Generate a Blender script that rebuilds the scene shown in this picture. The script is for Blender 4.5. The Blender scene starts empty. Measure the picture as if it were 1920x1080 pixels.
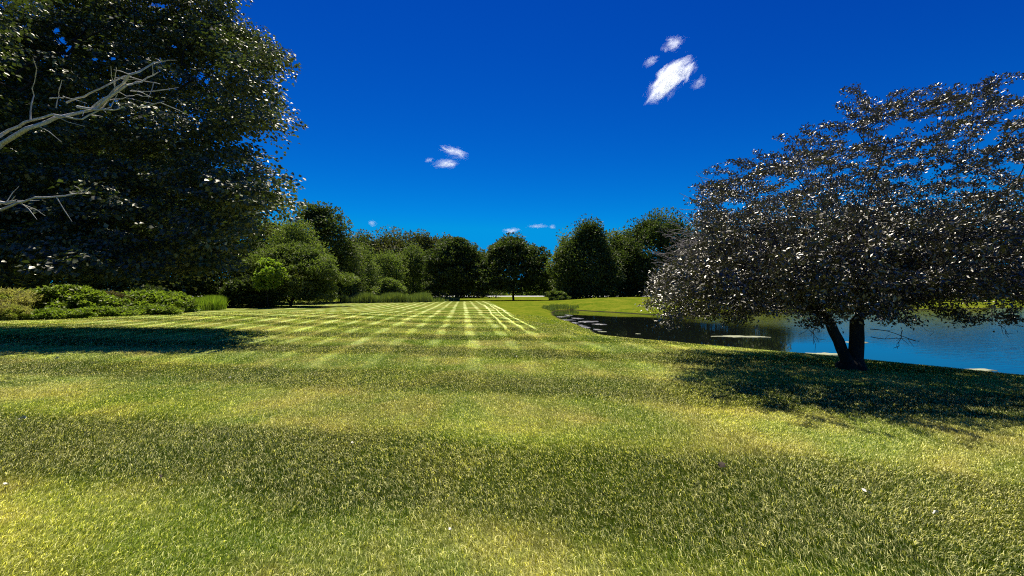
import bpy, math, random
import numpy as np
from math import radians, sin, cos, tan, pi
from mathutils import Vector

scene = bpy.context.scene
COL = scene.collection
random.seed(7)

# ------------------------------------------------------------------ camera
F = 750.0                     # focal length in pixels of the 1920 wide frame
CAMH = 1.6
cd = bpy.data.cameras.new("camera")
cd.sensor_width = 36.0
cd.lens = 36.0 * F / 1920.0
cd.clip_start = 0.05
cd.clip_end = 20000
cam = bpy.data.objects.new("camera", cd)
COL.objects.link(cam)
cam.location = (0, 0, CAMH)
cam.rotation_euler = (radians(90) + math.atan(10 / F), 0, 0)
scene.camera = cam

# ------------------------------------------------------------------ sky + sun
SUN_EL, SUN_AZ = radians(64), radians(-10)     # azimuth from +Y towards +X
w = bpy.data.worlds.new("World")
scene.world = w
w.use_nodes = True
nt = w.node_tree
bg = nt.nodes['Background']
sky = nt.nodes.new('ShaderNodeTexSky')
sky.sky_type = 'NISHITA'
sky.sun_disc = False
sky.sun_elevation = SUN_EL
sky.sun_rotation = SUN_AZ
sky.air_density = 1.0
sky.dust_density = 0.0
sky.ozone_density = 6.0
# the deep polarised blue of the day: each channel of the sky gets its own response
sepc = nt.nodes.new('ShaderNodeSeparateColor'); comb = nt.nodes.new('ShaderNodeCombineColor')
nt.links.new(sky.outputs[0], sepc.inputs[0])
SKYK = 2 ** -0.45
for ch_, k_, p_ in ((0, 0.004, 1.0), (1, 0.103, 2.02), (2, 0.61, 1.19)):
    pw = nt.nodes.new('ShaderNodeMath'); pw.operation = 'POWER'; pw.inputs[1].default_value = p_
    ml = nt.nodes.new('ShaderNodeMath'); ml.operation = 'MULTIPLY'; ml.inputs[1].default_value = k_ * SKYK
    cap = nt.nodes.new('ShaderNodeMath'); cap.operation = 'MINIMUM'; cap.inputs[1].default_value = (0.05, 2.0, 5.0)[ch_]
    nt.links.new(sepc.outputs[ch_], pw.inputs[0]); nt.links.new(pw.outputs[0], ml.inputs[0]); nt.links.new(ml.outputs[0], cap.inputs[0]); nt.links.new(cap.outputs[0], comb.inputs[ch_])
nt.links.new(comb.outputs[0], bg.inputs[0])
bg.inputs[1].default_value = 0.10

sd = bpy.data.lights.new("sun", 'SUN')
sd.energy = 5.0
sd.angle = radians(0.5)
sd.color = (1.0, 0.95, 0.86)
sun = bpy.data.objects.new("sun", sd)
COL.objects.link(sun)
S = Vector((sin(SUN_AZ) * cos(SUN_EL), cos(SUN_AZ) * cos(SUN_EL), sin(SUN_EL)))
sun.rotation_euler = (-S).to_track_quat('-Z', 'Y').to_euler()
sun.location = (0, 0, 60)

scene.view_settings.view_transform = 'Standard'
scene.view_settings.look = 'None'
scene.view_settings.exposure = 0.6
scene.view_settings.gamma = 1.0
scene.cycles.use_denoising = False
scene.cycles.max_bounces = 6
scene.cycles.diffuse_bounces = 2
scene.cycles.glossy_bounces = 3
scene.cycles.transmission_bounces = 3
scene.cycles.transparent_max_bounces = 8
scene.cycles.volume_bounces = 14
scene.cycles.sample_clamp_indirect = 4.0
scene.cycles.pixel_filter_type = 'BLACKMAN_HARRIS'
scene.cycles.filter_width = 1.1

# ------------------------------------------------------------------ helpers
def tag(o, label=None, cat=None, group=None, kind=None):
    if label: o["label"] = label
    if cat: o["category"] = cat
    if group: o["group"] = group
    if kind: o["kind"] = kind
    return o

def empty(name, loc, label, cat, group=None):
    o = bpy.data.objects.new(name, None)
    o.empty_display_size = 0.3
    COL.objects.link(o)
    o.location = loc
    return tag(o, label, cat, group)

def mesh_np(name, V, faces_list, mat, parent=None, rnd=None, smooth=False, origin=None):
    """V (n,3); faces_list: list of int arrays (m,k) of any k; rnd per-vertex float attribute."""
    V = np.asarray(V, dtype=np.float64)
    if origin is not None:
        V = V - np.asarray(origin, dtype=np.float64)
    me = bpy.data.meshes.new(name)
    nl = sum(f.size for f in faces_list)
    nf = sum(len(f) for f in faces_list)
    me.vertices.add(len(V)); me.loops.add(nl); me.polygons.add(nf)
    me.vertices.foreach_set('co', V.astype(np.float32).ravel())
    me.loops.foreach_set('vertex_index', np.concatenate([f.ravel() for f in faces_list]).astype(np.int32))
    tot = np.concatenate([np.full(len(f), f.shape[1]) for f in faces_list])
    st = np.concatenate([[0], np.cumsum(tot)[:-1]])
    me.polygons.foreach_set('loop_start', st.astype(np.int32))
    me.polygons.foreach_set('loop_total', tot.astype(np.int32))
    if smooth:
        me.polygons.foreach_set('use_smooth', np.ones(nf, dtype=bool))
    me.update(calc_edges=True)
    if rnd is not None:
        a = me.attributes.new('rnd', 'FLOAT', 'POINT')
        a.data.foreach_set('value', np.asarray(rnd, dtype=np.float32))
    me.materials.append(mat)
    o = bpy.data.objects.new(name, me)
    COL.objects.link(o)
    if parent is not None:
        o.parent = parent
    return o

def norm(a):
    return a / np.maximum(np.linalg.norm(a, axis=-1, keepdims=True), 1e-9)

def at(x, y, h=0.0):
    """point on the level plane of height h seen at photo pixel (x, y)"""
    Z = (CAMH - h) * F / (y - 550.0)
    return ((x - 960.0) / F * Z, Z)

# ------------------------------------------------------------------ terrain height
WL = -0.6
POND = np.array([(4.4, 42), (4.2, 34), (4.7, 27), (4.8, 21), (5.1, 16.3), (7.0, 14.0), (9.1, 12.0), (10.4, 10.4),
                 (11.6, 8.9), (14, 5.6), (20, 0), (60, -4), (95, 20), (84, 62), (75, 60), (50, 53), (36, 47),
                 (26, 44.5), (15.3, 39.5), (11.1, 47), (7.9, 53), (6.2, 52), (4.9, 47)], dtype=float)

def pond_sd(x, y):
    x = np.asarray(x, float); y = np.asarray(y, float)
    d = np.full(x.shape, 1e9); ins = np.zeros(x.shape, bool)
    n = len(POND)
    for i in range(n):
        a = POND[i]; b = POND[(i + 1) % n]
        e = b - a
        t = np.clip(((x - a[0]) * e[0] + (y - a[1]) * e[1]) / (e @ e), 0, 1)
        d = np.minimum(d, np.hypot(x - a[0] - t * e[0], y - a[1] - t * e[1]))
        c = (a[1] > y) != (b[1] > y)
        with np.errstate(divide='ignore', invalid='ignore'):
            xi = (b[0] - a[0]) * (y - a[1]) / (b[1] - a[1] if b[1] != a[1] else 1e-9) + a[0]
        ins ^= c & (x < xi)
    return np.where(ins, -d, d)

def hfun(x, y):
    x = np.asarray(x, float); y = np.asarray(y, float)
    wob = 0.12 * np.sin(x * 0.9 + y * 0.35) * np.sin(y * 0.7 - x * 0.2) + 0.06 * np.sin(x * 2.3 - y * 1.7)
    d = pond_sd(x, y) + wob * np.clip((y - 6) / 10, 0.2, 1.0)
    base = 0.04 * np.sin(x * 0.21 + 1.3) * np.sin(y * 0.17) + 0.015 * np.sin(x * 0.9 + y * 0.4)
    base = base + 0.95 * np.exp(-((x - 21) / 15.0) ** 2 - ((y - 66) / 11.0) ** 2)
    base = base + 0.25 * np.exp(-((x + 20) / 12.0) ** 2 - ((y - 24) / 10.0) ** 2)
    W = 2.2 + np.clip((y - 13) / 14.0, 0, 1) * 3.5
    t = np.clip(d / W, 0, 1)
    s = t * (2 - t)
    out = WL + (base - WL) * s
    inn = WL + np.maximum(d * 0.4, -1.5)
    return np.where(d > 0, out, inn)

def h1(x, y):
    return float(hfun(np.array([x]), np.array([y]))[0])

# ------------------------------------------------------------------ materials
def newmat(name):
    m = bpy.data.materials.new(name)
    m.use_nodes = True
    return m, m.node_tree, m.node_tree.nodes, m.node_tree.links

def mathn(N, L, op, a, b=None, c=None, clamp=False):
    n = N.new('ShaderNodeMath'); n.operation = op; n.use_clamp = clamp
    for i, v in enumerate((a, b, c)):
        if v is None: continue
        if isinstance(v, (int, float)): n.inputs[i].default_value = v
        else: L.new(v, n.inputs[i])
    return n.outputs[0]

def mixc(N, L, fac, a, b, blend='MIX'):
    n = N.new('ShaderNodeMix'); n.data_type = 'RGBA'; n.blend_type = blend
    for i, v in ((0, fac), (6, a), (7, b)):
        if isinstance(v, (int, float)): n.inputs[i].default_value = v
        elif isinstance(v, tuple): n.inputs[i].default_value = (*v, 1)
        else: L.new(v, n.inputs[i])
    return n.outputs[2]

def noise(N, L, vec, scale, detail=3, rough=0.55, dist=0.0):
    n = N.new('ShaderNodeTexNoise')
    n.inputs['Scale'].default_value = scale
    n.inputs['Detail'].default_value = detail
    n.inputs['Roughness'].default_value = rough
    n.inputs['Distortion'].default_value = dist
    if vec is not None: L.new(vec, n.inputs['Vector'])
    return n.outputs['Fac']

def sstep(N, L, v, lo, hi, a=0.0, b=1.0):
    n = N.new('ShaderNodeMapRange'); n.interpolation_type = 'SMOOTHSTEP'
    L.new(v, n.inputs[0])
    n.inputs[1].default_value = lo; n.inputs[2].default_value = hi
    n.inputs[3].default_value = a; n.inputs[4].default_value = b
    return n.outputs[0]

def lawn_pattern(N, L):
    """mown lawn: colour from the ground position. returns (colour socket, position)"""
    geo = N.new('ShaderNodeNewGeometry')
    P = geo.outputs['Position']
    sp = N.new('ShaderNodeSeparateXYZ'); L.new(P, sp.inputs[0])
    x, y = sp.outputs[0], sp.outputs[1]
    wn = noise(N, L, P, 0.22, 2)
    wv = mathn(N, L, 'MULTIPLY', mathn(N, L, 'SUBTRACT', wn, 0.5), 0.6)
    wv2 = mathn(N, L, 'MULTIPLY', mathn(N, L, 'SUBTRACT', noise(N, L, P, 0.4, 3), 0.5), 1.3)
    # lengthwise passes, 1.2 m apart
    a = mathn(N, L, 'MULTIPLY_ADD', y, 0.123, x)
    aw = mathn(N, L, 'ADD', a, wv)
    ca = mathn(N, L, 'COSINE', mathn(N, L, 'MULTIPLY', mathn(N, L, 'SUBTRACT', aw, 0.3), 2 * pi / 1.2))
    mA = sstep(N, L, ca, 0.25, 1.0)
    fA = sstep(N, L, y, 3.0, 10.0, 0.4, 1.0)
    mA = mathn(N, L, 'MULTIPLY', mathn(N, L, 'MULTIPLY', mA, fA), sstep(N, L, noise(N, L, P, 0.3, 3), 0.33, 0.6, 0.62, 1.0))
    # a wider lengthwise alternation
    ca2 = mathn(N, L, 'COSINE', mathn(N, L, 'MULTIPLY', mathn(N, L, 'SUBTRACT', aw, 0.45), 2 * pi / 3.6))
    mA2 = sstep(N, L, ca2, -0.5, 0.9)
    # crosswise passes, 3.4 m apart, wandering
    b = mathn(N, L, 'ADD', mathn(N, L, 'MULTIPLY', x, 0.18), mathn(N, L, 'MULTIPLY', y, 0.984))
    bw = mathn(N, L, 'ADD', b, wv2)
    cb = mathn(N, L, 'COSINE', mathn(N, L, 'MULTIPLY', mathn(N, L, 'SUBTRACT', bw, 5.1), 2 * pi / 3.45))
    mB = sstep(N, L, cb, -0.65, 0.35)
    # unmown-looking bank strip by the pond
    brd = mathn(N, L, 'SUBTRACT', a, mathn(N, L, 'MULTIPLY_ADD', y, 0.027, 2.8))
    bank = sstep(N, L, brd, 0.0, 0.35)
    bank = mathn(N, L, 'MULTIPLY', bank, sstep(N, L, y, 12.0, 17.0))
    far = sstep(N, L, y, 78.0, 84.0)
    bank = mathn(N, L, 'MAXIMUM', bank, far)
    keep = mathn(N, L, 'SUBTRACT', 1.0, bank)
    # the turning tracks along the border
    tr = None
    for off, wd in ((-0.05, 0.10), (-0.62, 0.09), (-1.35, 0.12)):
        dd = mathn(N, L, 'ABSOLUTE', mathn(N, L, 'SUBTRACT', mathn(N, L, 'ADD', brd, mathn(N, L, 'MULTIPLY', wv, 0.5)), off))
        t = sstep(N, L, dd, wd, 0.02)
        tr = t if tr is None else mathn(N, L, 'MAXIMUM', tr, t)
    tr = mathn(N, L, 'MULTIPLY', tr, sstep(N, L, y, 15.0, 19.0))
    tr = mathn(N, L, 'MULTIPLY', tr, sstep(N, L, y, 60.0, 50.0))
    # patches of green and straw
    p1 = noise(N, L, P, 0.55, 5, 0.6, 0.4)
    p2 = noise(N, L, P, 0.17, 3, 0.5)
    p3 = noise(N, L, P, 2.6, 4, 0.65)
    green = mixc(N, L, sstep(N, L, p2, 0.38, 0.66), (0.100, 0.160, 0.013), (0.165, 0.205, 0.020))
    straw = mixc(N, L, p3, (0.30, 0.245, 0.070), (0.34, 0.31, 0.085))
    col = mixc(N, L, sstep(N, L, p1, 0.40, 0.66, 0.0, 0.85), green, straw)
    nearw = sstep(N, L, y, 3.5, 20.0, 0.12, 1.1)
    # crosswise bands plus the thin bright lengthwise lines, strongest where they meet
    patchy = sstep(N, L, noise(N, L, P, 0.28, 3), 0.30, 0.62, 0.6, 1.0)
    near1 = sstep(N, L, y, 9.0, 5.5, 0.0, 1.0)
    patchy = mathn(N, L, 'MAXIMUM', patchy, near1)
    # 1 - patchy * (1 - mB) * depth
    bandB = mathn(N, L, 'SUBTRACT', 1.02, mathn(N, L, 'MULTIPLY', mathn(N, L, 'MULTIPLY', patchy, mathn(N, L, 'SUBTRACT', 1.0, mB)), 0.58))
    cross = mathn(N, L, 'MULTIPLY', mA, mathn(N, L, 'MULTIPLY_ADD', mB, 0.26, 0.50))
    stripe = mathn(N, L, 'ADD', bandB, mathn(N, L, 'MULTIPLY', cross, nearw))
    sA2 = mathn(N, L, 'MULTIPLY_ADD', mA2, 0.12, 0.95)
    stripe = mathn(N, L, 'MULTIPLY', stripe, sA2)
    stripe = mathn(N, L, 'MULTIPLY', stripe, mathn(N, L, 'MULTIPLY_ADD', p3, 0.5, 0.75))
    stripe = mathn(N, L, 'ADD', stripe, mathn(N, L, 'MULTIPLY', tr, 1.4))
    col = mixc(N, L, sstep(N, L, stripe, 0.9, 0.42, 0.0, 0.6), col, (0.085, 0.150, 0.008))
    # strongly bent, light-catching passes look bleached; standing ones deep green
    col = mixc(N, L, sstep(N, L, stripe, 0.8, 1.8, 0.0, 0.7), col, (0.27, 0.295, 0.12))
    mown = N.new('ShaderNodeVectorMath'); mown.operation = 'SCALE'
    L.new(col, mown.inputs[0]); L.new(stripe, mown.inputs['Scale'])
    bcol = mixc(N, L, sstep(N, L, mathn(N, L, 'MULTIPLY_ADD', p3, 0.5, mathn(N, L, 'MULTIPLY', p1, 0.6)), 0.42, 0.66), (0.070, 0.115, 0.006), (0.155, 0.165, 0.014))
    out = mixc(N, L, keep, bcol, mown.outputs[0])
    return out, P

def mat_ground():
    m, t, N, L = newmat("lawn_soil_and_turf")
    col, P = lawn_pattern(N, L)
    bs = N['Principled BSDF']
    n1 = noise(N, L, P, 14.0, 5, 0.7)
    n2 = noise(N, L, P, 60.0, 3, 0.7)
    k = mathn(N, L, 'MULTIPLY', sstep(N, L, n1, 0.3, 0.7, 0.7, 1.35), sstep(N, L, n2, 0.3, 0.7, 0.75, 1.3))
    v = N.new('ShaderNodeVectorMath'); v.operation = 'SCALE'
    L.new(col, v.inputs[0]); L.new(k, v.inputs['Scale'])
    sp = N.new('ShaderNodeSeparateXYZ'); L.new(P, sp.inputs[0])
    # wet mud at and below the water line
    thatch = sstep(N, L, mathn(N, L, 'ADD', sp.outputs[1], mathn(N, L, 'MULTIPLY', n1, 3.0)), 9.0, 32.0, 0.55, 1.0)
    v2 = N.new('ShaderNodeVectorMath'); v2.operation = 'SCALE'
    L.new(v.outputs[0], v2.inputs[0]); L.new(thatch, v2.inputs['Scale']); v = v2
    mud = sstep(N, L, sp.outputs[2], WL + 0.10, WL + 0.02)
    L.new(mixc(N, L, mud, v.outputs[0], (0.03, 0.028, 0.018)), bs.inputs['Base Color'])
    bs.inputs['Roughness'].default_value = 1.0
    bs.inputs['Specular IOR Level'].default_value = 0.0
    bp = N.new('ShaderNodeBump'); bp.inputs['Strength'].default_value = 0.6; bp.inputs['Distance'].default_value = 0.05
    L.new(n1, bp.inputs['Height']); L.new(bp.outputs[0], bs.inputs['Normal'])
    return m

def mat_blades():
    m, t, N, L = newmat("grass_blades")
    col, P = lawn_pattern(N, L)
    at_ = N.new('ShaderNodeAttribute'); at_.attribute_name = 'rnd'
    r = at_.outputs['Fac']
    # part of the blades dry, most green
    dry = sstep(N, L, r, 0.55, 0.95, 0.0, 0.8)
    c = mixc(N, L, dry, col, (0.50, 0.46, 0.19))
    vv = N.new('ShaderNodeVectorMath'); vv.operation = 'SCALE'
    L.new(c, vv.inputs[0]); L.new(mathn(N, L, 'MULTIPLY_ADD', mathn(N, L, 'POWER', r, 2.5), 2.1, 1.35), vv.inputs['Scale'])
    N.remove(N['Principled BSDF'])
    d = N.new('ShaderNodeBsdfDiffuse'); tr = N.new('ShaderNodeBsdfTranslucent'); g = N.new('ShaderNodeBsdfGlossy')
    L.new(vv.outputs[0], d.inputs[0])
    trc = mixc(N, L, 1.0, vv.outputs[0], (1.15, 1.2, 0.4), 'MULTIPLY')
    L.new(trc, tr.inputs[0])
    g.inputs['Roughness'].default_value = 0.42; g.inputs['Color'].default_value = (0.9, 0.9, 0.8, 1)
    m1 = N.new('ShaderNodeMixShader'); m1.inputs[0].default_value = 0.42
    L.new(d.outputs[0], m1.inputs[1]); L.new(tr.outputs[0], m1.inputs[2])
    m2 = N.new('ShaderNodeMixShader'); m2.inputs[0].default_value = 0.015
    L.new(m1.outputs[0], m2.inputs[1]); L.new(g.outputs[0], m2.inputs[2])
    L.new(m2.outputs[0], N['Material Output'].inputs['Surface'])
    return m

def mat_leaf(name, c1, c2, trans=0.25, gloss=0.10, rough=0.35, c3=None, hscale=0.8):
    m, t, N, L = newmat(name)
    N.remove(N['Principled BSDF'])
    at_ = N.new('ShaderNodeAttribute'); at_.attribute_name = 'rnd'
    geo = N.new('ShaderNodeNewGeometry')
    col = mixc(N, L, at_.outputs['Fac'], c1, c2)
    if c3 is not None:
        nz = noise(N, L, geo.outputs['Position'], hscale, 2)
        col = mixc(N, L, sstep(N, L, nz, 0.5, 0.65), col, c3)
    d = N.new('ShaderNodeBsdfDiffuse'); tr = N.new('ShaderNodeBsdfTranslucent'); g = N.new('ShaderNodeBsdfGlossy')
    L.new(col, d.inputs[0])
    L.new(mixc(N, L, 1.0, col, (1.3, 1.5, 0.5), 'MULTIPLY'), tr.inputs[0])
    g.inputs['Roughness'].default_value = rough
    g.inputs['Color'].default_value = (1.0, 0.95, 0.84, 1)
    m1 = N.new('ShaderNodeMixShader'); m1.inputs[0].default_value = trans
    L.new(d.outputs[0], m1.inputs[1]); L.new(tr.outputs[0], m1.inputs[2])
    m2 = N.new('ShaderNodeMixShader'); m2.inputs[0].default_value = gloss
    L.new(m1.outputs[0], m2.inputs[1]); L.new(g.outputs[0], m2.inputs[2])
    L.new(m2.outputs[0], N['Material Output'].inputs['Surface'])
    return m

def mat_bark(name, c1, c2, scale=6.0):
    m, t, N, L = newmat(name)
    bs = N['Principled BSDF']
    tc = N.new('ShaderNodeTexCoord')
    mp = N.new('ShaderNodeMapping'); mp.inputs['Scale'].default_value = (1, 1, 0.25)
    L.new(tc.outputs['Object'], mp.inputs[0])
    n = noise(N, L, mp.outputs[0], scale, 6, 0.7, 0.5)
    L.new(mixc(N, L, sstep(N, L, n, 0.3, 0.7), c1, c2), bs.inputs['Base Color'])
    bs.inputs['Roughness'].default_value = 0.9
    bs.inputs['Specular IOR Level'].default_value = 0.15
    bp = N.new('ShaderNodeBump'); bp.inputs['Strength'].default_value = 0.8; bp.inputs['Distance'].default_value = 0.04
    L.new(n, bp.inputs['Height']); L.new(bp.outputs[0], bs.inputs['Normal'])
    return m

def mat_plain(name, c1, c2, scale=3.0, rough=0.85):
    m, t, N, L = newmat(name)
    bs = N['Principled BSDF']
    geo = N.new('ShaderNodeNewGeometry')
    n = noise(N, L, geo.outputs['Position'], scale, 5, 0.65)
    L.new(mixc(N, L, sstep(N, L, n, 0.3, 0.7), c1, c2), bs.inputs['Base Color'])
    bs.inputs['Roughness'].default_value = rough
    bs.inputs['Specular IOR Level'].default_value = 0.25
    return m

def mat_water():
    m, t, N, L = newmat("pond_water")
    bs = N['Principled BSDF']
    bs.inputs['Base Color'].default_value = (0.006, 0.008, 0.006, 1)
    bs.inputs['Roughness'].default_value = 0.03
    bs.inputs['IOR'].default_value = 1.6
    bs.inputs['Specular IOR Level'].default_value = 0.8
    geo = N.new('ShaderNodeNewGeometry')
    sp = N.new('ShaderNodeSeparateXYZ'); L.new(geo.outputs['Position'], sp.inputs[0])
    mp = N.new('ShaderNodeMapping'); mp.inputs['Scale'].default_value = (0.8, 2.0, 1); mp.inputs['Rotation'].default_value = (0, 0, -0.25)
    L.new(geo.outputs['Position'], mp.inputs[0])
    n1 = noise(N, L, mp.outputs[0], 2.2, 4, 0.6, 0.6)
    n2 = noise(N, L, mp.outputs[0], 9.0, 2, 0.5)
    wind = sstep(N, L, mathn(N, L, 'ADD', sp.outputs[0], mathn(N, L, 'MULTIPLY', noise(N, L, geo.outputs['Position'], 0.15, 2), 6.0)), 14.0, 24.0, 0.0, 1.0)
    hgt = mathn(N, L, 'MULTIPLY', mathn(N, L, 'MULTIPLY_ADD', n2, 0.18, n1), wind)
    bp = N.new('ShaderNodeBump'); bp.inputs['Strength'].default_value = 0.5; bp.inputs['Distance'].default_value = 0.035
    L.new(hgt, bp.inputs['Height']); L.new(bp.outputs[0], bs.inputs['Normal'])
    return m

M_ground = mat_ground()
M_blades = mat_blades()
M_water = mat_water()
M_maple = mat_leaf("maple_leaves", (0.030, 0.042, 0.010), (0.125, 0.15, 0.06), 0.22, 0.08, 0.45, (0.075, 0.10, 0.022), 0.35)
M_crab = mat_leaf("crabapple_leaves", (0.024, 0.022, 0.012), (0.115, 0.105, 0.065), 0.06, 0.12, 0.42, (0.045, 0.045, 0.018), 0.5)
M_dark = mat_leaf("dark_foliage", (0.042, 0.064, 0.016), (0.11, 0.14, 0.045), 0.32, 0.02, 0.5, (0.075, 0.095, 0.03), 0.2)
M_mid = mat_leaf("mid_green_foliage", (0.080, 0.112, 0.028), (0.19, 0.23, 0.065), 0.36, 0.02, 0.5, (0.14, 0.155, 0.045), 0.2)
M_pale = mat_leaf("pale_green_foliage", (0.11, 0.145, 0.04), (0.23, 0.27, 0.085), 0.36, 0.02, 0.5, (0.17, 0.22, 0.05), 0.25)
M_brownish = mat_leaf("brownish_green_foliage", (0.065, 0.072, 0.026), (0.15, 0.145, 0.052), 0.28, 0.02, 0.5, (0.08, 0.10, 0.034), 0.12)
M_lime = mat_leaf("bright_green_foliage", (0.13, 0.21, 0.02), (0.30, 0.38, 0.05), 0.45, 0.03, 0.5, (0.2, 0.25, 0.04), 0.8)
M_vine = mat_leaf("vine_foliage", (0.10, 0.155, 0.02), (0.28, 0.33, 0.06), 0.42, 0.03, 0.5, (0.15, 0.19, 0.03), 1.2)
M_tan = mat_leaf("dry_tan_foliage", (0.26, 0.23, 0.09), (0.50, 0.43, 0.22), 0.4, 0.02, 0.6, (0.24, 0.27, 0.06), 1.0)
M_dead = mat_leaf("dead_brown_foliage", (0.09, 0.07, 0.03), (0.20, 0.15, 0.07), 0.2, 0.02, 0.6)
M_reed = mat_leaf("reed_blades", (0.10, 0.14, 0.03), (0.26, 0.30, 0.09), 0.3, 0.05, 0.4)
M_bark_dark = mat_bark("dark_bark", (0.018, 0.015, 0.013), (0.055, 0.046, 0.04))
M_bark_grey = mat_bark("grey_bark", (0.42, 0.38, 0.31), (0.78, 0.74, 0.64), 9.0)
M_twig = mat_bark("bare_twig_bark", (0.16, 0.14, 0.13), (0.34, 0.31, 0.29), 12.0)
M_road = mat_plain("pale_concrete_road", (0.42, 0.41, 0.38), (0.55, 0.53, 0.49), 0.5)
M_algae = mat_plain("algae_mat", (0.22, 0.24, 0.12), (0.42, 0.42, 0.26), 6.0)
M_lily = mat_plain("grey_lily_leaves", (0.07, 0.07, 0.06), (0.22, 0.21, 0.19), 4.0, 0.4)
M_litter = mat_plain("dry_fallen_leaf", (0.6, 0.55, 0.40), (0.78, 0.74, 0.60), 30.0)
M_litter_dark = mat_plain("dark_fallen_leaf", (0.03, 0.022, 0.015), (0.07, 0.05, 0.03), 30.0)

# ------------------------------------------------------------------ ground
def axis(dense0, dense1, step, lo, hi, g=1.09):
    a = list(np.arange(dense0, dense1 + 1e-6, step))
    s = step; v = a[-1]
    while v < hi: s *= g; v += s; a.append(v)
    s = step; v = a[0]; pre = []
    while v > lo: s *= g; v -= s; pre.append(v)
    return np.array(pre[::-1] + a)

gx = axis(-14, 32, 0.35, -2500, 2500)
gy = axis(2, 62, 0.35, -300, 4000)
GX, GY = np.meshgrid(gx, gy)
GZ = hfun(GX, GY)
V = np.stack([GX.ravel(), GY.ravel(), GZ.ravel()], 1)
nx, ny = len(gx), len(gy)
idx = np.arange(nx * ny).reshape(ny, nx)
Q = np.stack([idx[:-1, :-1], idx[:-1, 1:], idx[1:, 1:], idx[1:, :-1]], -1).reshape(-1, 4)
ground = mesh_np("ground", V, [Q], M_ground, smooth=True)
tag(ground, kind="structure")

# ------------------------------------------------------------------ water
wv = [(2.0, 48), (2.5, 12), (8, 8), (18, -8), (70, -12), (110, 20), (100, 75), (60, 62), (34, 54), (13, 60)]
water = mesh_np("pond_water", np.array([(x, y, WL) for x, y in wv]), [np.arange(len(wv))[::-1].reshape(1, -1)[:, ::-1]], M_water)
tag(water, kind="structure")

# ------------------------------------------------------------------ road far away
rx = np.linspace(-700, 900, 60)
rv = []
for x in rx:
    yy = 205 + 0.02 * (x - 20)
    hh = 0.05 + float(hfun(np.array([x]), np.array([yy]))[0])
    rv += [(x, yy - 14, hh + 0.02), (x, yy - 13.6, hh + 0.16), (x, yy + 26, hh + 0.16), (x, yy + 26.4, hh + 0.02)]
rv = np.array(rv); q = []
for i in range(59):
    for k in range(3):
        q.append((4 * i + k, 4 * i + 4 + k, 4 * i + 5 + k, 4 * i + 1 + k))
road = mesh_np("road", rv, [np.array(q)], M_road)
tag(road, kind="structure")

# ------------------------------------------------------------------ grass blades
def build_grass():
    rng = np.random.default_rng(11)
    zones = [(0.6, 1.4, 4000), (1.4, 3.2, 19000), (3.2, 5.0, 14000), (5.0, 8.0, 7500), (8.0, 12.0, 3200), (12.0, 18.0, 1150), (18.0, 24.0, 420), (24.0, 32.0, 140)]
    PX, PY = [], []
    for y0, y1, den in zones:
        wmax = 1.36 * y1 + 4.0
        n = int(2 * wmax * (y1 - y0) * den)
        x = rng.uniform(-wmax, wmax, n); y = rng.uniform(y0, y1, n)
        over = np.abs(x) - (1.33 * y + 0.5)
        k = rng.random(n) < np.where(over < 0, 1.0, np.where(over < 3.5, 0.45, 0.0))
        PX.append(x[k]); PY.append(y[k])
    x = np.concatenate(PX); y = np.concatenate(PY)
    # blades grow in loose tufts of seven
    sh_ = rng.permutation(len(x)); x, y = x[sh_], y[sh_]
    nt_ = len(x) // 7
    cxx, cyy = np.repeat(x[:nt_], 7), np.repeat(y[:nt_], 7)
    rr_ = np.abs(rng.normal(0, 0.022, nt_ * 7)) * (1 + cyy * 0.06); aa_ = rng.uniform(0, 2 * pi, nt_ * 7)
    x, y = cxx + rr_ * np.cos(aa_), cyy + rr_ * np.sin(aa_)
    z = hfun(x, y)
    k = z > WL + 0.06
    x, y, z = x[k], y[k], z[k]
    n = len(x)
    dist = y
    patch = 0.5 + 0.5 * np.sin(x * 1.7 + 2 * np.sin(y * 0.9)) * np.sin(y * 1.3 + 1.5 * np.sin(x * 0.7))
    hgt = (0.014 + 0.024 * rng.random(n) ** 1.3) * (0.8 + 0.45 * patch)
    hgt *= 1 + np.clip(dist - 8, 0, 20) * 0.02
    wid = (0.0012 + 0.0012 * rng.random(n)) * (1 + np.clip(dist - 2.5, 0, 30) * 0.14)
    ang = rng.uniform(0, 2 * pi, n)
    # combed by the mower: lean direction varies slowly
    la = 0.8 * np.sin(x * 0.8 + y * 0.5) + 0.5 * np.sin(y * 1.9) + rng.normal(0, 0.9, n) + np.where(x > 2.5, 0.5, 1.9)
    lean = np.abs(rng.normal(0.75, 0.45, n)) * hgt
    lx, ly = np.cos(la) * lean, np.sin(la) * lean
    wx, wy = np.cos(ang) * wid, np.sin(ang) * wid
    V = np.empty((n, 5, 3))
    V[:, 0] = np.stack([x - wx, y - wy, z - 0.004], 1)
    V[:, 1] = np.stack([x + wx, y + wy, z - 0.004], 1)
    mx, my, mz = x + 0.35 * lx, y + 0.35 * ly, z + hgt * 0.6
    V[:, 2] = np.stack([mx + 0.8 * wx, my + 0.8 * wy, mz], 1)
    V[:, 3] = np.stack([mx - 0.8 * wx, my - 0.8 * wy, mz], 1)
    V[:, 4] = np.stack([x + lx, y + ly, z + hgt * (1 - 0.25 * np.minimum(lean / hgt, 1.5) ** 2)], 1)
    b = np.arange(n)[:, None] * 5
    Q = b + np.array([[0, 1, 2, 3]]); T = b + np.array([[3, 2, 4]])
    rnd = np.repeat(rng.random(n), 5)
    o = mesh_np("lawn_grass", V.reshape(-1, 3), [Q, T], M_blades, rnd=rnd)
    tag(o, "short mown grass blades covering the lawn in the foreground", "grass", kind="stuff")
    return n
print("blades", build_grass())

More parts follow.
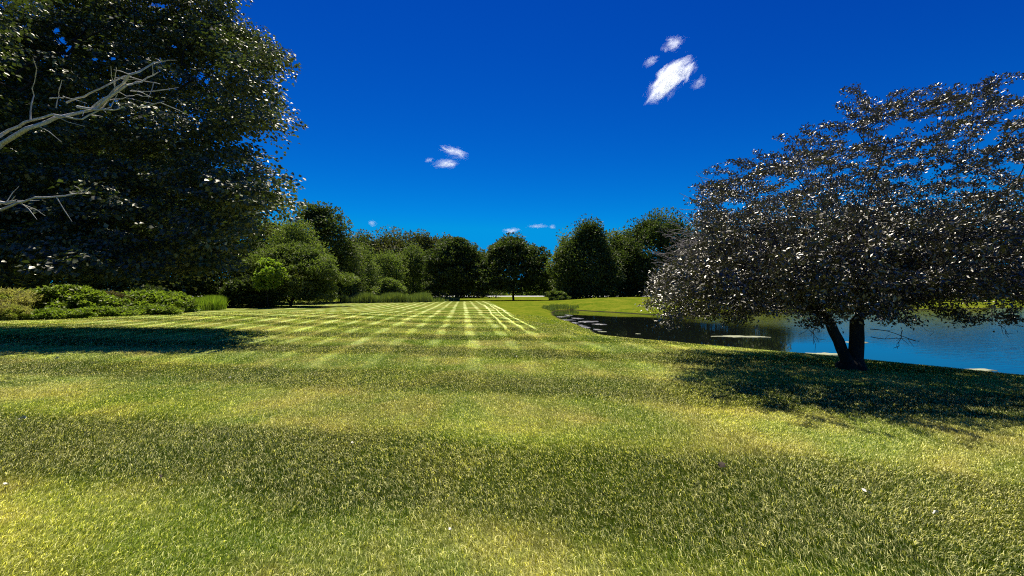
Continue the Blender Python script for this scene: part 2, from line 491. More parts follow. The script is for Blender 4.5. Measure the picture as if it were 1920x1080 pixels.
# ------------------------------------------------------------------ leaves / branches
def leaves_mesh(P, Ld, Nn, size, aspect, rng, fold=0.25, shape=0.45):
    """rhombic folded leaves. P base, Ld long direction, Nn approx normal"""
    n = len(P)
    Ld = norm(Ld)
    Sd = norm(np.cross(Nn, Ld))
    Nn = np.cross(Ld, Sd)
    s = size[:, None]
    wv_ = s * aspect * 0.5
    V = np.empty((n, 4, 3))
    mid = P + Ld * s * shape
    V[:, 0] = P
    V[:, 1] = mid + Sd * wv_ + Nn * wv_ * fold
    V[:, 2] = P + Ld * s - Nn * s * 0.12
    V[:, 3] = mid - Sd * wv_ + Nn * wv_ * fold
    b = np.arange(n)[:, None] * 4
    T = np.concatenate([b + np.array([[0, 1, 2]]), b + np.array([[0, 2, 3]])])
    return V.reshape(-1, 3), T

def rand_dirs(rng, n):
    return norm(rng.normal(0, 1, (n, 3)))

def grow(trunk, targets, step, rng, bend=0.12, down_pen=0.6, arch=0.1):
    """trunk: list of chains [(x,y,z)...]; first chain root. Connect each target to the nearest node."""
    pos = []; par = []
    for ch in trunk:
        start = None
        for i, p in enumerate(ch):
            p = np.array(p, float)
            if i == 0 and pos:
                d = [np.linalg.norm(p - q) for q in pos]
                start = int(np.argmin(d)); continue
            pr = (len(pos) - 1 if i > 0 and start is None else start) if (pos) else -1
            if start is not None: start = None
            if pr >= 0:
                a = pos[pr]; L_ = np.linalg.norm(p - a); k = max(1, int(L_ / step))
                for j in range(1, k + 1):
                    pos.append(a + (p - a) * j / k + (rng.normal(0, 0.06 * step, 3) if j < k else 0))
                    par.append(pr); pr = len(pos) - 1
            else:
                pos.append(p); par.append(-1)
    ntr = len(pos)
    cap = ntr + 60000
    A = np.zeros((cap, 3)); A[:ntr] = pos
    n = ntr
    root = A[0]
    T = np.asarray(targets)
    d0 = np.min(np.linalg.norm(T[:, None] - A[None, :ntr], axis=2), axis=1)
    T = T[np.argsort(d0)]
    tips = []
    for t in T:
        D = t - A[:n]
        dist = np.linalg.norm(D, axis=1)
        cost = dist + down_pen * np.maximum(0, -D[:, 2]) - 0.15 * np.linalg.norm(A[:n] - root, axis=1) * 0
        i = int(np.argmin(cost))
        L_ = dist[i]
        k = max(1, int(L_ / step))
        a = A[i].copy()
        off = rng.normal(0, bend * L_, 3)
        off[2] += arch * L_
        pr = i
        for j in range(1, k + 1):
            s = j / k
            if n >= cap: break
            A[n] = a + (t - a) * s + off * (4 * s * (1 - s)) * 0.5
            par.append(pr); pr = n; n += 1
        tips.append(pr)
    return A[:n], np.array(par), np.array(tips)

def radii(A, par, rtip, expo, rmax=None):
    n = len(A)
    cnt = np.zeros(n); has = np.zeros(n, bool)
    for i in range(n - 1, -1, -1):
        if cnt[i] == 0: cnt[i] = 1
        if par[i] >= 0: cnt[par[i]] += cnt[i]
    # cnt accumulates; chain nodes inherit
    r = rtip * cnt ** expo
    if rmax: r = np.minimum(r, rmax)
    return r, cnt

def tubes(A, par, r, sides=5, sel=None):
    """edge tubes; the thickest child continues the ring of its parent"""
    n = len(A)
    e = np.where(par >= 0)[0]
    d = np.zeros((n, 3)); d[e] = A[e] - A[par[e]]
    roots = np.where(par < 0)[0]
    main = np.full(n, -1)
    order = e[np.argsort(r[e])]
    main[par[order]] = order
    for q in roots:
        if main[q] >= 0: d[q] = A[main[q]] - A[q]
    d = norm(d)
    nd = d.copy()
    has = main >= 0
    nd[has] = norm(d[has] + d[main[has]])
    if sel is not None: e = e[sel[e]]
    ismain = main[par[e]] == e
    sdv = np.where(ismain[:, None], nd[par[e]], d[e])
    sr = np.where(ismain, r[par[e]], np.minimum(r[e] * 1.25, r[par[e]]))
    edv, er = nd[e], r[e]
    ref = norm(np.array([0.31, 1.0, 0.17]))
    th = np.arange(sides) * 2 * pi / sides
    def ring(c, dv, rr):
        u = norm(np.cross(dv, ref)); v = np.cross(dv, u)
        return c[:, None] + rr[:, None, None] * (np.cos(th)[None, :, None] * u[:, None] + np.sin(th)[None, :, None] * v[:, None])
    R0 = ring(A[par[e]], sdv, sr); R1 = ring(A[e], edv, er)
    m = len(e)
    V = np.concatenate([R0, R1], 1).reshape(-1, 3)
    b = np.arange(m)[:, None, None] * 2 * sides
    k = np.arange(sides); k2 = (k + 1) % sides
    Q = b + np.stack([k, k2, k2 + sides, k + sides], -1)[None]
    return V, Q.reshape(-1, 4)

def box_dirs(rng, n, p=3.2):
    U = rand_dirs(rng, n)
    return U / (np.sum(np.abs(U) ** p, axis=1) ** (1 / p))[:, None]

def in_poly(px, py, poly):
    poly = np.asarray(poly, float); ins = np.zeros(px.shape, bool); n = len(poly)
    for i in range(n):
        a = poly[i]; b = poly[(i + 1) % n]
        c = (a[1] > py) != (b[1] > py)
        with np.errstate(divide='ignore', invalid='ignore'):
            xi = (b[0] - a[0]) * (py - a[1]) / (b[1] - a[1] if b[1] != a[1] else 1e-9) + a[0]
        ins ^= c & (px < xi)
    return ins

def silh(P):
    """bearing of points as seen from where the photographer stood (used to carve a crown's outline)"""
    return 960 + F * P[:, 0] / P[:, 1], 550 - F * (P[:, 2] - CAMH) / P[:, 1]

# ------------------------------------------------------------------ the forked crabapple on the right
def crabapple():
    rng = np.random.default_rng(5)
    bx, by = 7.15, 8.45
    bz = h1(bx, by)
    outline = [(1206, 545), (1232, 500), (1262, 470), (1300, 425), (1318, 350), (1345, 318), (1400, 312), (1440, 300), (1492, 288),
               (1486, 258), (1530, 250), (1590, 222), (1612, 182), (1660, 190), (1700, 178), (1745, 168), (1780, 180), (1830, 158),
               (1915, 138), (2100, 150), (2400, 330), (2420, 530), (2200, 545), (1930, 545), (1850, 540), (1790, 534), (1730, 546),
               (1680, 566), (1600, 574), (1520, 574), (1460, 566), (1390, 578), (1300, 588), (1262, 590), (1215, 570)]
    def sample(n, shell=False):
        out = []
        tot = 0
        while tot < n:
            U = box_dirs(rng, 6000) * (rng.random(6000) ** (1 / (5.0 if shell else 2.6)))[:, None]
            P = U * np.array([5.4, 3.1, 3.0]) + np.array([bx + 0.45, by + 0.35, 3.1])
            px, py = silh(P)
            # ragged rim, and tiers of foliage that rise to the right with sky between them
            rag = 9 * np.sin(px / 15.0 + P[:, 1]) + 7 * np.sin(px / 6.1 - P[:, 1] * 2)
            tier = np.sin(2 * pi * (P[:, 2] - 0.16 * (P[:, 0] - bx) + 0.25 * np.sin(P[:, 1] * 1.3 + P[:, 0] * 0.7)) / 0.62)
            sparse = np.clip((470 - py) / 120, 0, 1)
            ok = rng.random(len(P)) > np.where(tier < 0.1, 0.95, 0.0) * sparse
            k = in_poly(px + 6 * np.sin(py / 9.0), py - 14 + rag, outline) & (P[:, 2] > 1.05) & (P[:, 1] > 4.8) & ok
            out.append(P[k]); tot += k.sum()
        return np.concatenate(out)[:n]
    T = sample(2500)
    T2 = sample(2200); T = np.concatenate([T, T2[silh(T2)[1] > 400][:900]])
    # ragged shoots breaking the outline
    for (x0, y0, x1, y1) in [(1640, 215, 1612, 178), (1660, 215, 1605, 170), (1700, 215, 1748, 163), (1690, 200, 1720, 172), (1800, 200, 1880, 150), (1820, 190, 1912, 140),
                             (1780, 215, 1835, 165), (1720, 215, 1790, 170), (1620, 245, 1590, 200), (1570, 275, 1520, 243), (1480, 320, 1430, 294), (1440, 330, 1380, 306), (1350, 400, 1310, 376), (1650, 205, 1690, 168), (1760, 205, 1765, 172), (1860, 190, 1860, 152), (1850, 215, 1918, 190), (1560, 270, 1480, 262), (1540, 290, 1488, 278), (1590, 240, 1545, 236), (1640, 235, 1600, 208),
                             (1400, 340, 1340, 318), (1420, 330, 1350, 345), (1460, 320, 1400, 306), (1380, 360, 1322, 352), (1500, 300, 1450, 292), (1740, 200, 1790, 176),
                             (1270, 590, 1250, 606), (1390, 590, 1370, 604), (1770, 580, 1820, 600), (1880, 590, 1900, 604), (1545, 600, 1500, 618), (1700, 600, 1745, 622)]:
        Yc = by + rng.uniform(-0.8, 0.9)
        for k_ in range(8):
            f_ = k_ / 7 * 1.15; xx = x0 + (x1 - x0) * f_ + rng.normal(0, 3); yy = y0 + (y1 - y0) * f_ + rng.normal(0, 3)
            T = np.concatenate([T, [[(xx - 960) / F * Yc, Yc, CAMH - (yy - 550) / F * Yc]]])
    c = np.array([bx, by, bz])
    def q(dx, dy, z): return (bx + dx, by + dy, z)
    trunk = [
        [(bx, by, bz - 0.15), (bx, by, bz + 0.05), q(-0.12, 0, 0.25), q(-0.24, 0.03, 0.6), q(-0.40, 0.05, 0.98), q(-0.66, 0.1, 1.22), q(-1.1, 0.25, 1.7), q(-1.7, 0.3, 2.6), q(-2.0, 0.2, 3.4)],
        [(bx, by, bz + 0.05), q(0.11, 0.02, 0.25), q(0.14, 0.02, 0.65), q(0.17, 0.05, 1.0), q(0.30, 0.1, 1.5), q(0.42, 0.1, 2.6), q(0.62, 0.2, 3.8), q(1.1, 0.3, 4.9)],
        [q(0.17, 0.05, 1.0), q(0.62, 0.0, 1.42), q(1.5, 0.1, 1.75), q(2.8, 0.15, 2.1), q(4.0, 0.2, 2.7)],
        [q(-0.62, 0.1, 1.2), q(-0.7, -0.9, 1.6), q(-0.9, -1.6, 2.1)],
        [q(-0.62, 0.1, 1.2), q(-1.6, 0.1, 1.35), q(-2.6, 0.1, 1.55), q(-3.4, 0.0, 1.75)],
        [q(0.25, 0.05, 1.7), q(0.7, -0.9, 2.2), q(1.2, -1.6, 2.7)],
        [q(0.30, 0.1, 2.0), q(1.2, 0.3, 2.7), q(2.6, 0.4, 3.3), q(3.8, 0.3, 3.9)],
        [q(0.45, 0.1, 2.8), q(-0.3, 0.6, 3.6), q(-0.7, 0.7, 4.4)],
        [q(-0.9, 0.2, 1.5), q(-1.2, 1.2, 2.1), q(-1.4, 1.9, 2.9)],
        [q(0.3, 0.1, 1.9), q(0.8, 1.2, 2.6), q(1.2, 1.9, 3.4)],
    ]
    A, par, tips = grow(trunk, T, 0.16, rng, 0.10, 0.7, 0.06)
    r, cnt = radii(A, par, 0.0035, 0.40)
    # trunk nodes: thick, tapering
    big = cnt > 600
    r = np.where(cnt > 60, np.maximum(r, 0.012 * (cnt / 60) ** 0.45), r)
    r = np.minimum(r, 0.17)
    low = (A[:, 2] < 1.45) & (np.hypot(A[:, 0] - bx, A[:, 1] - by) < 0.85) & (cnt > 150)
    sx = A[:, 0] - bx
    stem = np.where(sx < 0, 0.205 - 0.03 * A[:, 2], 0.140 - 0.02 * A[:, 2])
    r = np.where(low, np.clip(r, stem * 0.55, stem), r)
    main_ = low & (cnt > 700)
    r = np.where(main_, stem, r)
    r[0] = 0.30; r[1] = 0.27
    root = empty("crabapple_tree", (bx, by, bz), "dark spreading crabapple with a forked trunk beside the pond", "tree")
    thick = r > 0.02
    V1, Q1 = tubes(A, par, r, 12, thick)
    mesh_np("trunk", V1, [Q1], M_bark_dark, root, origin=c, smooth=True)
    V2, Q2 = tubes(A, par, r, 4, ~thick)
    mesh_np("branch_network", V2, [Q2], M_bark_dark, root, origin=c)
    # leaves in rosettes on the thin twigs
    thin = np.where((cnt <= 14) & (A[:, 2] > 0.95))[0]
    d = norm(A[thin] - A[par[thin]])
    rep = 80
    n = len(thin) * rep
    pyn = silh(A[thin])[1]
    spr = np.repeat(np.clip(0.062 + (pyn - 330) / 200 * 0.06, 0.055, 0.13), rep)[:, None]
    P = np.repeat(A[thin], rep, 0) + rng.normal(0, 1, (n, 3)) * spr
    D = np.repeat(d, rep, 0) + rng.normal(0, 0.75, (n, 3)) + np.array([0, 0, 0.1])
    P[:, 2] -= 0.5 * (P[:, 2] - np.repeat(A[thin], rep, 0)[:, 2])
    # leaf blades lean to face the open sky with a lot of scatter
    Nn = np.array([0.0, -0.15, 0.9]) + rng.normal(0, 0.75, (n, 3))
    px, py = silh(P)
    # left flank is nearly bare
    thinout = np.clip((1330 - px) / 110, 0, 1) * np.clip((py - 380) / 60, 0, 1)
    keep = (rng.random(n) > thinout * 0.75) & (rng.random(n) < np.clip(0.62 + (py - 330) / 200 * 0.4, 0.5, 1.0))
    P, D, Nn = P[keep], D[keep], Nn[keep]
    size = rng.uniform(0.036, 0.070, len(P)) * np.where(silh(P)[1] > 430, 1.22, 1.0)
    V, Tt = leaves_mesh(P, D, Nn, size, 0.52, rng, 0.22)
    mesh_np("crown", V, [Tt], M_crab, root, rnd=np.repeat(rng.random(len(P)), 4), origin=c)
    print("crab leaves", len(P), "nodes", len(A))
    # bare pale twigs sticking out of the left flank and lower rim
    Tw = []
    def cast(x, y, Y):
        return np.array([(x - 960) / F * Y, Y, CAMH - (y - 550) / F * Y])
    specs = []
    for i in range(46):
        t = rng.random()
        y0 = 430 + 130 * t; x0 = 1330 - 30 * rng.random()
        x1 = 1215 + 60 * rng.random() + (25 if t < .3 else 0); y1 = y0 + rng.uniform(-45, 25)
        specs.append(((x0, y0), (x1, y1)))
    specs += [((1340, 385), (1277, 362)), ((1340, 395), (1275, 390)), ((1330, 430), (1272, 392)), ((1345, 370), (1312, 330)),
              ((1335, 440), (1300, 452)), ((1360, 345), (1325, 335)), ((1530, 600), (1522, 645)), ((1545, 590), (1500, 610)), ((1500, 600), (1536, 642)),
              ((1632, 615), (1725, 640)), ((1632, 632), (1715, 636)), ((1690, 620), (1680, 655)), ((1860, 585), (1892, 632)), ((1700, 590), (1660, 606)),
              ((1740, 590), (1800, 600))]
    chainsA = []; chainsP = []; chainsR = []; off = 0
    lv_P = []; lv_D = []
    for i, (p0, p1) in enumerate(specs):
        Y0 = by + rng.uniform(-0.6, 0.9); a = cast(*p0, Y0); b = cast(*p1, Y0 + rng.uniform(-0.25, 0.1))
        k = 7; s = np.linspace(0, 1, k)[:, None]
        pts = a + (b - a) * s + rng.normal(0, 0.012, (k, 3)) + np.array([0, 0, 0.05]) * (4 * s * (1 - s)) * rng.uniform(-1, 1)
        chainsA.append(pts); chainsP.append(np.array([-1] + list(range(off, off + k - 1)))); chainsR.append(np.linspace(0.009, 0.0035, k)); off += k
        for j in (2, 3, 4, 5):
            dirn = norm(b - a) + rng.normal(0, 0.5, 3)
            e = pts[j] + norm(dirn) * rng.uniform(0.08, 0.3)
            chainsA.append(np.array([pts[j], (pts[j] + e) / 2 + rng.normal(0, 0.01, 3), e])); chainsP.append(np.array([-1, off, off + 1]))
            chainsR.append(np.array([0.005, 0.004, 0.003])); off += 3
            if i > 51:
                lv_P.append(np.repeat(e[None], 5, 0)); lv_D.append(np.repeat(dirn[None], 5, 0))
    A3 = np.concatenate(chainsA); P3 = np.concatenate(chainsP); R3 = np.concatenate(chainsR)
    V3, Q3 = tubes(A3, P3, R3, 4)
    mesh_np("bare_twigs", V3, [Q3], M_twig, root, origin=c)
crabapple()

# ------------------------------------------------------------------ the great maple on the left
def maple():
    rng = np.random.default_rng(21)
    bx, by = -21.0, 15.0
    bz = h1(bx, by)
    c = np.array([bx, by, bz])
    outline = [(440, -900), (452, -60), (446, 10), (470, 35), (520, 75), (528, 110), (538, 130), (532, 170), (540, 190), (520, 212),
               (500, 232), (470, 248), (458, 262), (500, 272), (522, 305), (536, 335), (552, 362), (548, 392), (515, 405), (480, 440),
               (470, 470), (420, 505), (340, 500), (260, 520), (150, 500), (60, 520), (-100, 500), (-900, 500), (-2600, -900)]
    holes = [((98, 52), 8, 9), ((108, 72), 9, 10), ((122, 88), 8, 12), ((112, 100), 7, 6), ((172, 107), 11, 5), ((190, 111), 8, 4), ((207, 105), 9, 5), ((228, 107), 7, 4), ((372, 140), 8, 8), ((384, 150), 6, 5), ((286, 2), 12, 5), ((300, 5), 9, 5), ((335, 250), 5, 6), ((158, 160), 6, 4), ((320, 82), 6, 5)]
    def sample(n):
        out = []; tot = 0
        while tot < n:
            U = box_dirs(rng, 8000) * (rng.random(8000) ** (1 / 3.6))[:, None]
            P = U * np.array([12.5, 7.5, 8.4]) + np.array([bx + 3.2, by + 3.0, 9.5])
            px, py = silh(P)
            foot = P[:, 1] - 0.48 * P[:, 2]
            lob = 16 * np.sin(py / 21.0) + 10 * np.sin(py / 8.3 + P[:, 1])
            k = in_poly(px + 26 + lob, py, outline) & (P[:, 2] > 2.4) & (foot > 11.3) & (foot < 16.0)
            out.append(P[k]); tot += k.sum()
        return np.concatenate(out)[:n]
    T = sample(3000)
    def q(dx, dy, z): return (bx + dx, by + dy, z)
    def cast(x, y, Y): return ((x - 960) / F * Y, Y, CAMH - (y - 550) / F * Y)
    trunk = [
        [(bx, by, bz - 0.2), q(0, 0, 1.5), q(0.1, 0.1, 3.2), q(0.2, 0.2, 6), q(0.6, 0.4, 10), q(0.9, 0.5, 14)],
        [q(0.1, 0.1, 3.0), q(1.8, -0.5, 4.2), q(4.0, -0.6, 5.0), q(6.5, 0.2, 6.3)],
        [q(0.2, 0.2, 5), q(2.6, 1.2, 7.5), q(5.5, 2, 9.5), q(7.5, 2.2, 11)],
        [q(0.3, 0.3, 7), q(2.0, -0.8, 10), q(4.0, -1.2, 13)],
        [q(0.2, 0.2, 5), q(-2.8, 1.2, 7.5), q(-5.5, 1, 9.5)],
        [q(0.1, 0.1, 4), q(1.5, 2.6, 5.5), q(4.5, 3.8, 6.5)],
    ]
    A, par, tips = grow(trunk, T, 0.45, rng, 0.10, 0.5, 0.08)
    r, cnt = radii(A, par, 0.007, 0.42)
    r = np.minimum(r, 0.5)
    root = empty("maple_tree", (bx, by, bz), "huge dark maple at the left edge whose trunk stands out of frame", "tree")
    thick = r > 0.04
    V1, Q1 = tubes(A, par, r, 9, thick)
    mesh_np("trunk", V1, [Q1], M_bark_dark, root, origin=c, smooth=True)
    V2, Q2 = tubes(A, par, r, 3, ~thick)
    mesh_np("branch_network", V2, [Q2], M_bark_dark, root, origin=c)
    # sunlit pale limbs with bare twigs on the near side
    ch = []
    Yn = 10.6
    main = [
        ([(-330, 420), (-60, 325), (0, 268), (45, 240), (100, 218), (170, 205), (200, 180), (230, 155), (262, 150), (292, 132)], 0.07, 0.01),
        ([(-60, 300), (0, 248), (40, 228), (90, 212), (150, 222), (190, 200), (215, 168)], 0.042, 0.01),
        ([(170, 200), (200, 178), (240, 140), (285, 115), (300, 112)], 0.04, 0.01),
        ([(-60, 400), (0, 392), (30, 380), (62, 372), (120, 365), (152, 362), (168, 350)], 0.038, 0.01),
        ([(-40, 395), (0, 380), (30, 376)], 0.06, 0.03),
        ([(120, 190), (150, 178), (185, 162), (230, 138), (262, 148), (296, 155)], 0.025, 0.008),
        ([(140, 198), (180, 203), (220, 202)], 0.035, 0.015),
        ([(52, 222), (56, 175), (60, 141)], 0.018, 0.006), ([(100, 200), (104, 178), (106, 160)], 0.012, 0.006),
        ([(210, 160), (211, 140), (212, 122)], 0.012, 0.006), ([(240, 168), (270, 170), (300, 165)], 0.014, 0.006),
        ([(200, 185), (225, 182), (238, 182)], 0.014, 0.006), ([(255, 200), (280, 194), (304, 188)], 0.02, 0.007),
        ([(88, 182), (112, 180), (118, 180)], 0.018, 0.008),
        ([(250, 175), (270, 178), (282, 180)], 0.010, 0.005), 
    ]
    for pts, r0, r1 in main:
        AA, PP, RR = [], [], []; off = 0
        P_ = np.array([cast(x, y, Yn + 0.25 * sin(i * 1.3 + x * .01)) for i, (x, y) in enumerate(pts)])
        # resample
        seg = []
        for i in range(len(P_) - 1):
            for s in np.linspace(0, 1, 4)[:-1]:
                seg.append(P_[i] * (1 - s) + P_[i + 1] * s)
        seg.append(P_[-1]); seg = np.array(seg); seg[1:-1] += rng.normal(0, 0.25 * r1 + 0.01, seg[1:-1].shape)
        k = len(seg); AA.append(seg); PP.append(np.array([-1] + list(range(off, off + k - 1)))); RR.append(np.linspace(r0, r1, k)); off += k
        nb_ = 4 if r0 > 0.03 else 1
        for _ in range(nb_):
            j = rng.integers(k // 3, k); e = seg[j] + norm(rng.normal(0, 1, 3) + np.array([0.9, 0, 0.3])) * rng.uniform(0.25, 0.8)
            AA.append(np.array([seg[j], (seg[j] + e) / 2 + rng.normal(0, 0.03, 3), e])); PP.append(np.array([-1, off, off + 1])); RR.append(np.array([0.012, 0.009, 0.005])); off += 3
        V3, Q3 = tubes(np.concatenate(AA), np.concatenate(PP), np.concatenate(RR), 8)
        o = mesh_np("dead_limb" if r0 > 0.036 else "dead_twig", V3, [Q3], M_bark_grey, root, origin=c, smooth=True)
        if r0 > 0.036: o["label"] = "pale bare limb with dead twigs catching the sun"
    # leaves hang in flat sprays, with gaps between the sprays
    thin = np.where((cnt <= 5))[0]
    thin = thin[rng.random(len(thin)) < 0.75]
    rep = 120
    n = len(thin) * rep
    rs = np.repeat(rng.uniform(0.35, 0.75, len(thin)), rep)[:, None]
    G = rng.normal(0, 1, (n, 3)); G *= np.minimum(1, 1.6 / np.linalg.norm(G, axis=1))[:, None]
    tl = np.repeat(rng.normal(0, 0.28, (len(thin), 2)), rep, 0)
    P = G * rs * np.array([1, 1, 0.16]); P[:, 2] += (P[:, :2] * tl).sum(1) - 0.25 * (P[:, 0] ** 2 + P[:, 1] ** 2)
    P = P + np.repeat(A[thin], rep, 0)
    D = G * np.array([1, 1, 0.2]) + rng.normal(0, 0.5, (n, 3)) + np.array([0, 0, -0.45])
    Nn = np.array([0, -0.25, 1.0]) + rng.normal(0, 0.38, (n, 3)); Nn[:, :2] -= tl
    px, py = silh(P)
    keep = np.ones(n, bool)
    for (hx, hy), rx_, ry_ in holes:
        keep &= (((px - hx) / rx_) ** 2 + ((py - hy) / ry_) ** 2) > 1
    # keep the space round the bare limbs open
    open_ = in_poly(px, py, [(-20, 300), (0, 230), (90, 195), (200, 135), (320, 105), (330, 175), (200, 215), (60, 250)]) & (P[:, 1] < 10.7) & (rng.random(len(px)) < 0.6)
    keep &= ~open_
    P, D, Nn = P[keep], D[keep], Nn[keep]
    size = rng.uniform(0.11, 0.19, len(P))
    V, Tt = leaves_mesh(P, D, Nn, size, 0.85, rng, 0.2, 0.42)
    mesh_np("crown", V, [Tt], M_maple, root, rnd=np.repeat(rng.random(len(P)), 4), origin=c)
    print("maple leaves", len(P), "nodes", len(A))
maple()

# ------------------------------------------------------------------ other trees and bushes
def make_tree(name, label, cat, cx, cy, width, ztop, zbot, mat, leaf=0.28, nclump=160, per=70, seed=1, depth=None,
              flat=0.55, group=None, trunk_r=0.3, bark=None, lobes=6, up=0.35, clump=0.11, power=1.0, lean=0.0, shape='dome', bump=0.36, aspect=0.6):
    rng = np.random.default_rng(seed)
    bz = h1(cx, cy)
    c = np.array([cx, cy, bz])
    depth = depth or width * 0.8
    H = ztop - zbot
    # clump centres fill an uneven dome: a profile by height, pushed in and out by random bumps
    per = int(per * 1.6); leaf *= 1.3
    cs = clump * (width * H) ** 0.5
    m_ = nclump
    t = rng.random(m_) ** 0.85
    th = rng.uniform(0, 2 * pi, m_)
    if shape == 'cone':
        f = np.where(t < 0.3, 0.85 + 0.5 * t, (np.clip(1 - (t - 0.3) / 0.7, 0, 1)) ** 0.62)
    elif shape == 'spread':
        f = np.where(t < 0.3, 0.90 + 0.33 * t, (1 - np.clip((t - 0.3) / 0.7, 0, 1) ** 2.2) ** (1 / 2.2))
    else:
        f = np.where(t < 0.35, 0.86 + 0.4 * t, (1 - np.clip((t - 0.35) / 0.65, 0, 1) ** 2.1) ** (1 / 1.9))
    B = np.zeros(m_)
    for _ in range(lobes * 2 + 8):
        a0, t0, sg = rng.uniform(0, 2 * pi), rng.random(), rng.choice([-1, 1])
        da = np.abs((th - a0 + pi) % (2 * pi) - pi)
        B += sg * np.exp(-(da / 0.42) ** 2 - ((t - t0) / 0.13) ** 2)
    rad = rng.random(m_) ** (1 / 4.0) * f * (1 + bump * np.clip(B, -1.4, 1.2))
    spur = rng.random(m_) < 0.26
    rad = np.where(spur, rad * rng.uniform(1.0, 1.18, m_), rad)
    hx, hy = max(width / 2 - 0.7 * cs, width * 0.3), max(depth / 2 - 0.7 * cs, depth * 0.3)
    topv = 1 + 0.10 * np.sin(2 * th + rng.random() * 6) * rad + 0.06 * rng.normal(0, 1, m_)
    C = np.stack([np.cos(th) * rad * hx, np.sin(th) * rad * hy, zbot + 0.3 * cs * flat + t * topv * (H - 1.2 * cs * flat)], 1)
    C[:, 0] *= min(1.45, hx / np.percentile(np.abs(C[:, 0]), 98)); C[:, 1] *= min(1.45, hy / np.percentile(np.abs(C[:, 1]), 98))
    C[:, 2] = zbot + (C[:, 2] - zbot) * (H - 0.75 * cs * flat) / (np.percentile(C[:, 2], 99) - zbot)
    C[:, 0] += lean * (C[:, 2] - zbot)
    root = empty(name, (cx, cy, bz), label, cat, group)
    # skeleton through clump centres
    sub = C[rng.choice(nclump, min(nclump, 70), replace=False)]
    zt = zbot + H * 0.55
    trunk = [[(0, 0, -0.3), (rng.normal(0, .1), 0, max(zbot * 0.6, 0.3)), (rng.normal(0, .3) + lean * H * .2, 0, zbot + 0.25 * H), (lean * H * .55 + rng.normal(0, .3), 0, zt)]]
    A, par, tips = grow(trunk, sub, max(H, width) / 14, rng, 0.12, 0.5, 0.1)
    r, cnt = radii(A, par, trunk_r * 0.10, 0.5)
    r = np.minimum(r, trunk_r)
    V1, Q1 = tubes(A, par, r, 7)
    mesh_np("trunk", V1, [Q1], bark or M_bark_dark, root, smooth=True)
    n = nclump * per
    G = rng.normal(0, 1, (n, 3)); G *= (np.minimum(1, 1.15 / np.maximum(np.linalg.norm(G, axis=1), 1e-6)))[:, None]
    csz = np.repeat(np.where(spur, rng.uniform(0.35, 0.6, nclump), rng.uniform(0.6, 1.45, nclump)), per)[:, None] * cs * 1.1
    P = np.repeat(C, per, 0) + G * csz * np.array([1, 1, flat])
    P[:, 2] = np.maximum(P[:, 2], 0.03 + 0.1 * rng.random(n))
    D = G * np.array([1, 1, 0.5]) + rng.normal(0, 0.7, (n, 3)) + np.array([0, 0, up])
    Nn = np.array([0, -0.1, 0.8]) + rng.normal(0, 0.55, (n, 3)) + 0.4 * G
    size = leaf * rng.uniform(0.6, 1.3, n)
    V, Tt = leaves_mesh(P, D, Nn, size, aspect, rng, 0.2)
    shade = np.clip(np.repeat(rng.random(nclump), per) * 0.55 + rng.random(n) * 0.45, 0, 1)
    mesh_np("crown", V, [Tt], mat, root, rnd=np.repeat(shade, 4))
    return root

def tree_px(name, label, cat, x0, x1, ytop, Y, mat, zbot=None, **kw):
    cx = ((x0 + x1) / 2 - 960) / F * Y
    width = (x1 - x0) / F * Y
    g = h1(cx, Y)
    ztop = CAMH + (550 - ytop) / F * Y - g
    return make_tree(name, label, cat, cx, Y, width, ztop, 0.4 if zbot is None else zbot, mat, **kw)

sd_ = [100]
def sdn():
    sd_[0] += 1
    return sd_[0]

# dark wood behind the border on the left
WD = [(-170, 60, 225, 31, "dark leafy tree in the wood at the far left edge behind the tan weeds"),
      (20, 200, 215, 35, "dark tree of the wood standing behind the bright green bush"),
      (130, 300, 230, 40, "dark tree of the wood behind the brown dead bush"),
      (240, 400, 265, 46, "dark tree of the wood behind the green vines"),
      (340, 480, 330, 52, "dark tree at the right end of the shaded wood behind the tall grass")]
for x0, x1, yt, Y, lb in WD:
    tree_px("shade_tree", lb, "tree", x0, x1, yt, Y, M_dark, zbot=0.3, leaf=0.24, nclump=300, per=70, seed=sdn(), depth=7, trunk_r=0.25, lobes=7, group="trees of the dark wood on the left", clump=0.10)

# the middle group
tree_px("broad_tree", "tall dark broad topped tree rising behind the pale green trees", "tree", 535, 655, 384, 70, M_dark, zbot=3, leaf=0.36, nclump=200, per=60, seed=sdn(), flat=0.4, trunk_r=0.4)
tree_px("shade_tree", "dark rounded tree filling the gap behind the pale feathery tree", "tree", 415, 570, 415, 66, M_mid, leaf=0.34, nclump=180, per=60, seed=sdn())
tree_px("feathery_tree", "pale feathery green tree just right of the huge maple's crown", "tree", 490, 612, 416, 60, M_pale, zbot=0.5, leaf=0.30, nclump=200, per=70, seed=sdn(), flat=0.9, up=0.8, aspect=0.35)
tree_px("willow_tree", "mid green willowy tree behind the wide thorn bush", "tree", 585, 690, 448, 74, M_mid, leaf=0.30, nclump=200, per=60, seed=sdn(), flat=1.0, up=-0.3, aspect=0.35)
tree_px("willow_tree", "light green willowy tree behind the left end of the reeds", "tree", 640, 708, 460, 80, M_pale, leaf=0.30, nclump=150, per=60, seed=sdn(), flat=1.1, up=-0.3, aspect=0.35)
tree_px("willow_tree", "leaning light green tree above the middle of the reeds", "tree", 690, 755, 474, 88, M_pale, leaf=0.32, nclump=140, per=60, seed=sdn(), flat=1.0, up=0.6, lean=0.05, aspect=0.35)
tree_px("willow_tree", "grey green rounded tree between the reeds and the wooded rise", "tree", 735, 812, 462, 96, M_mid, leaf=0.36, nclump=150, per=60, seed=sdn(), flat=0.8, aspect=0.45)
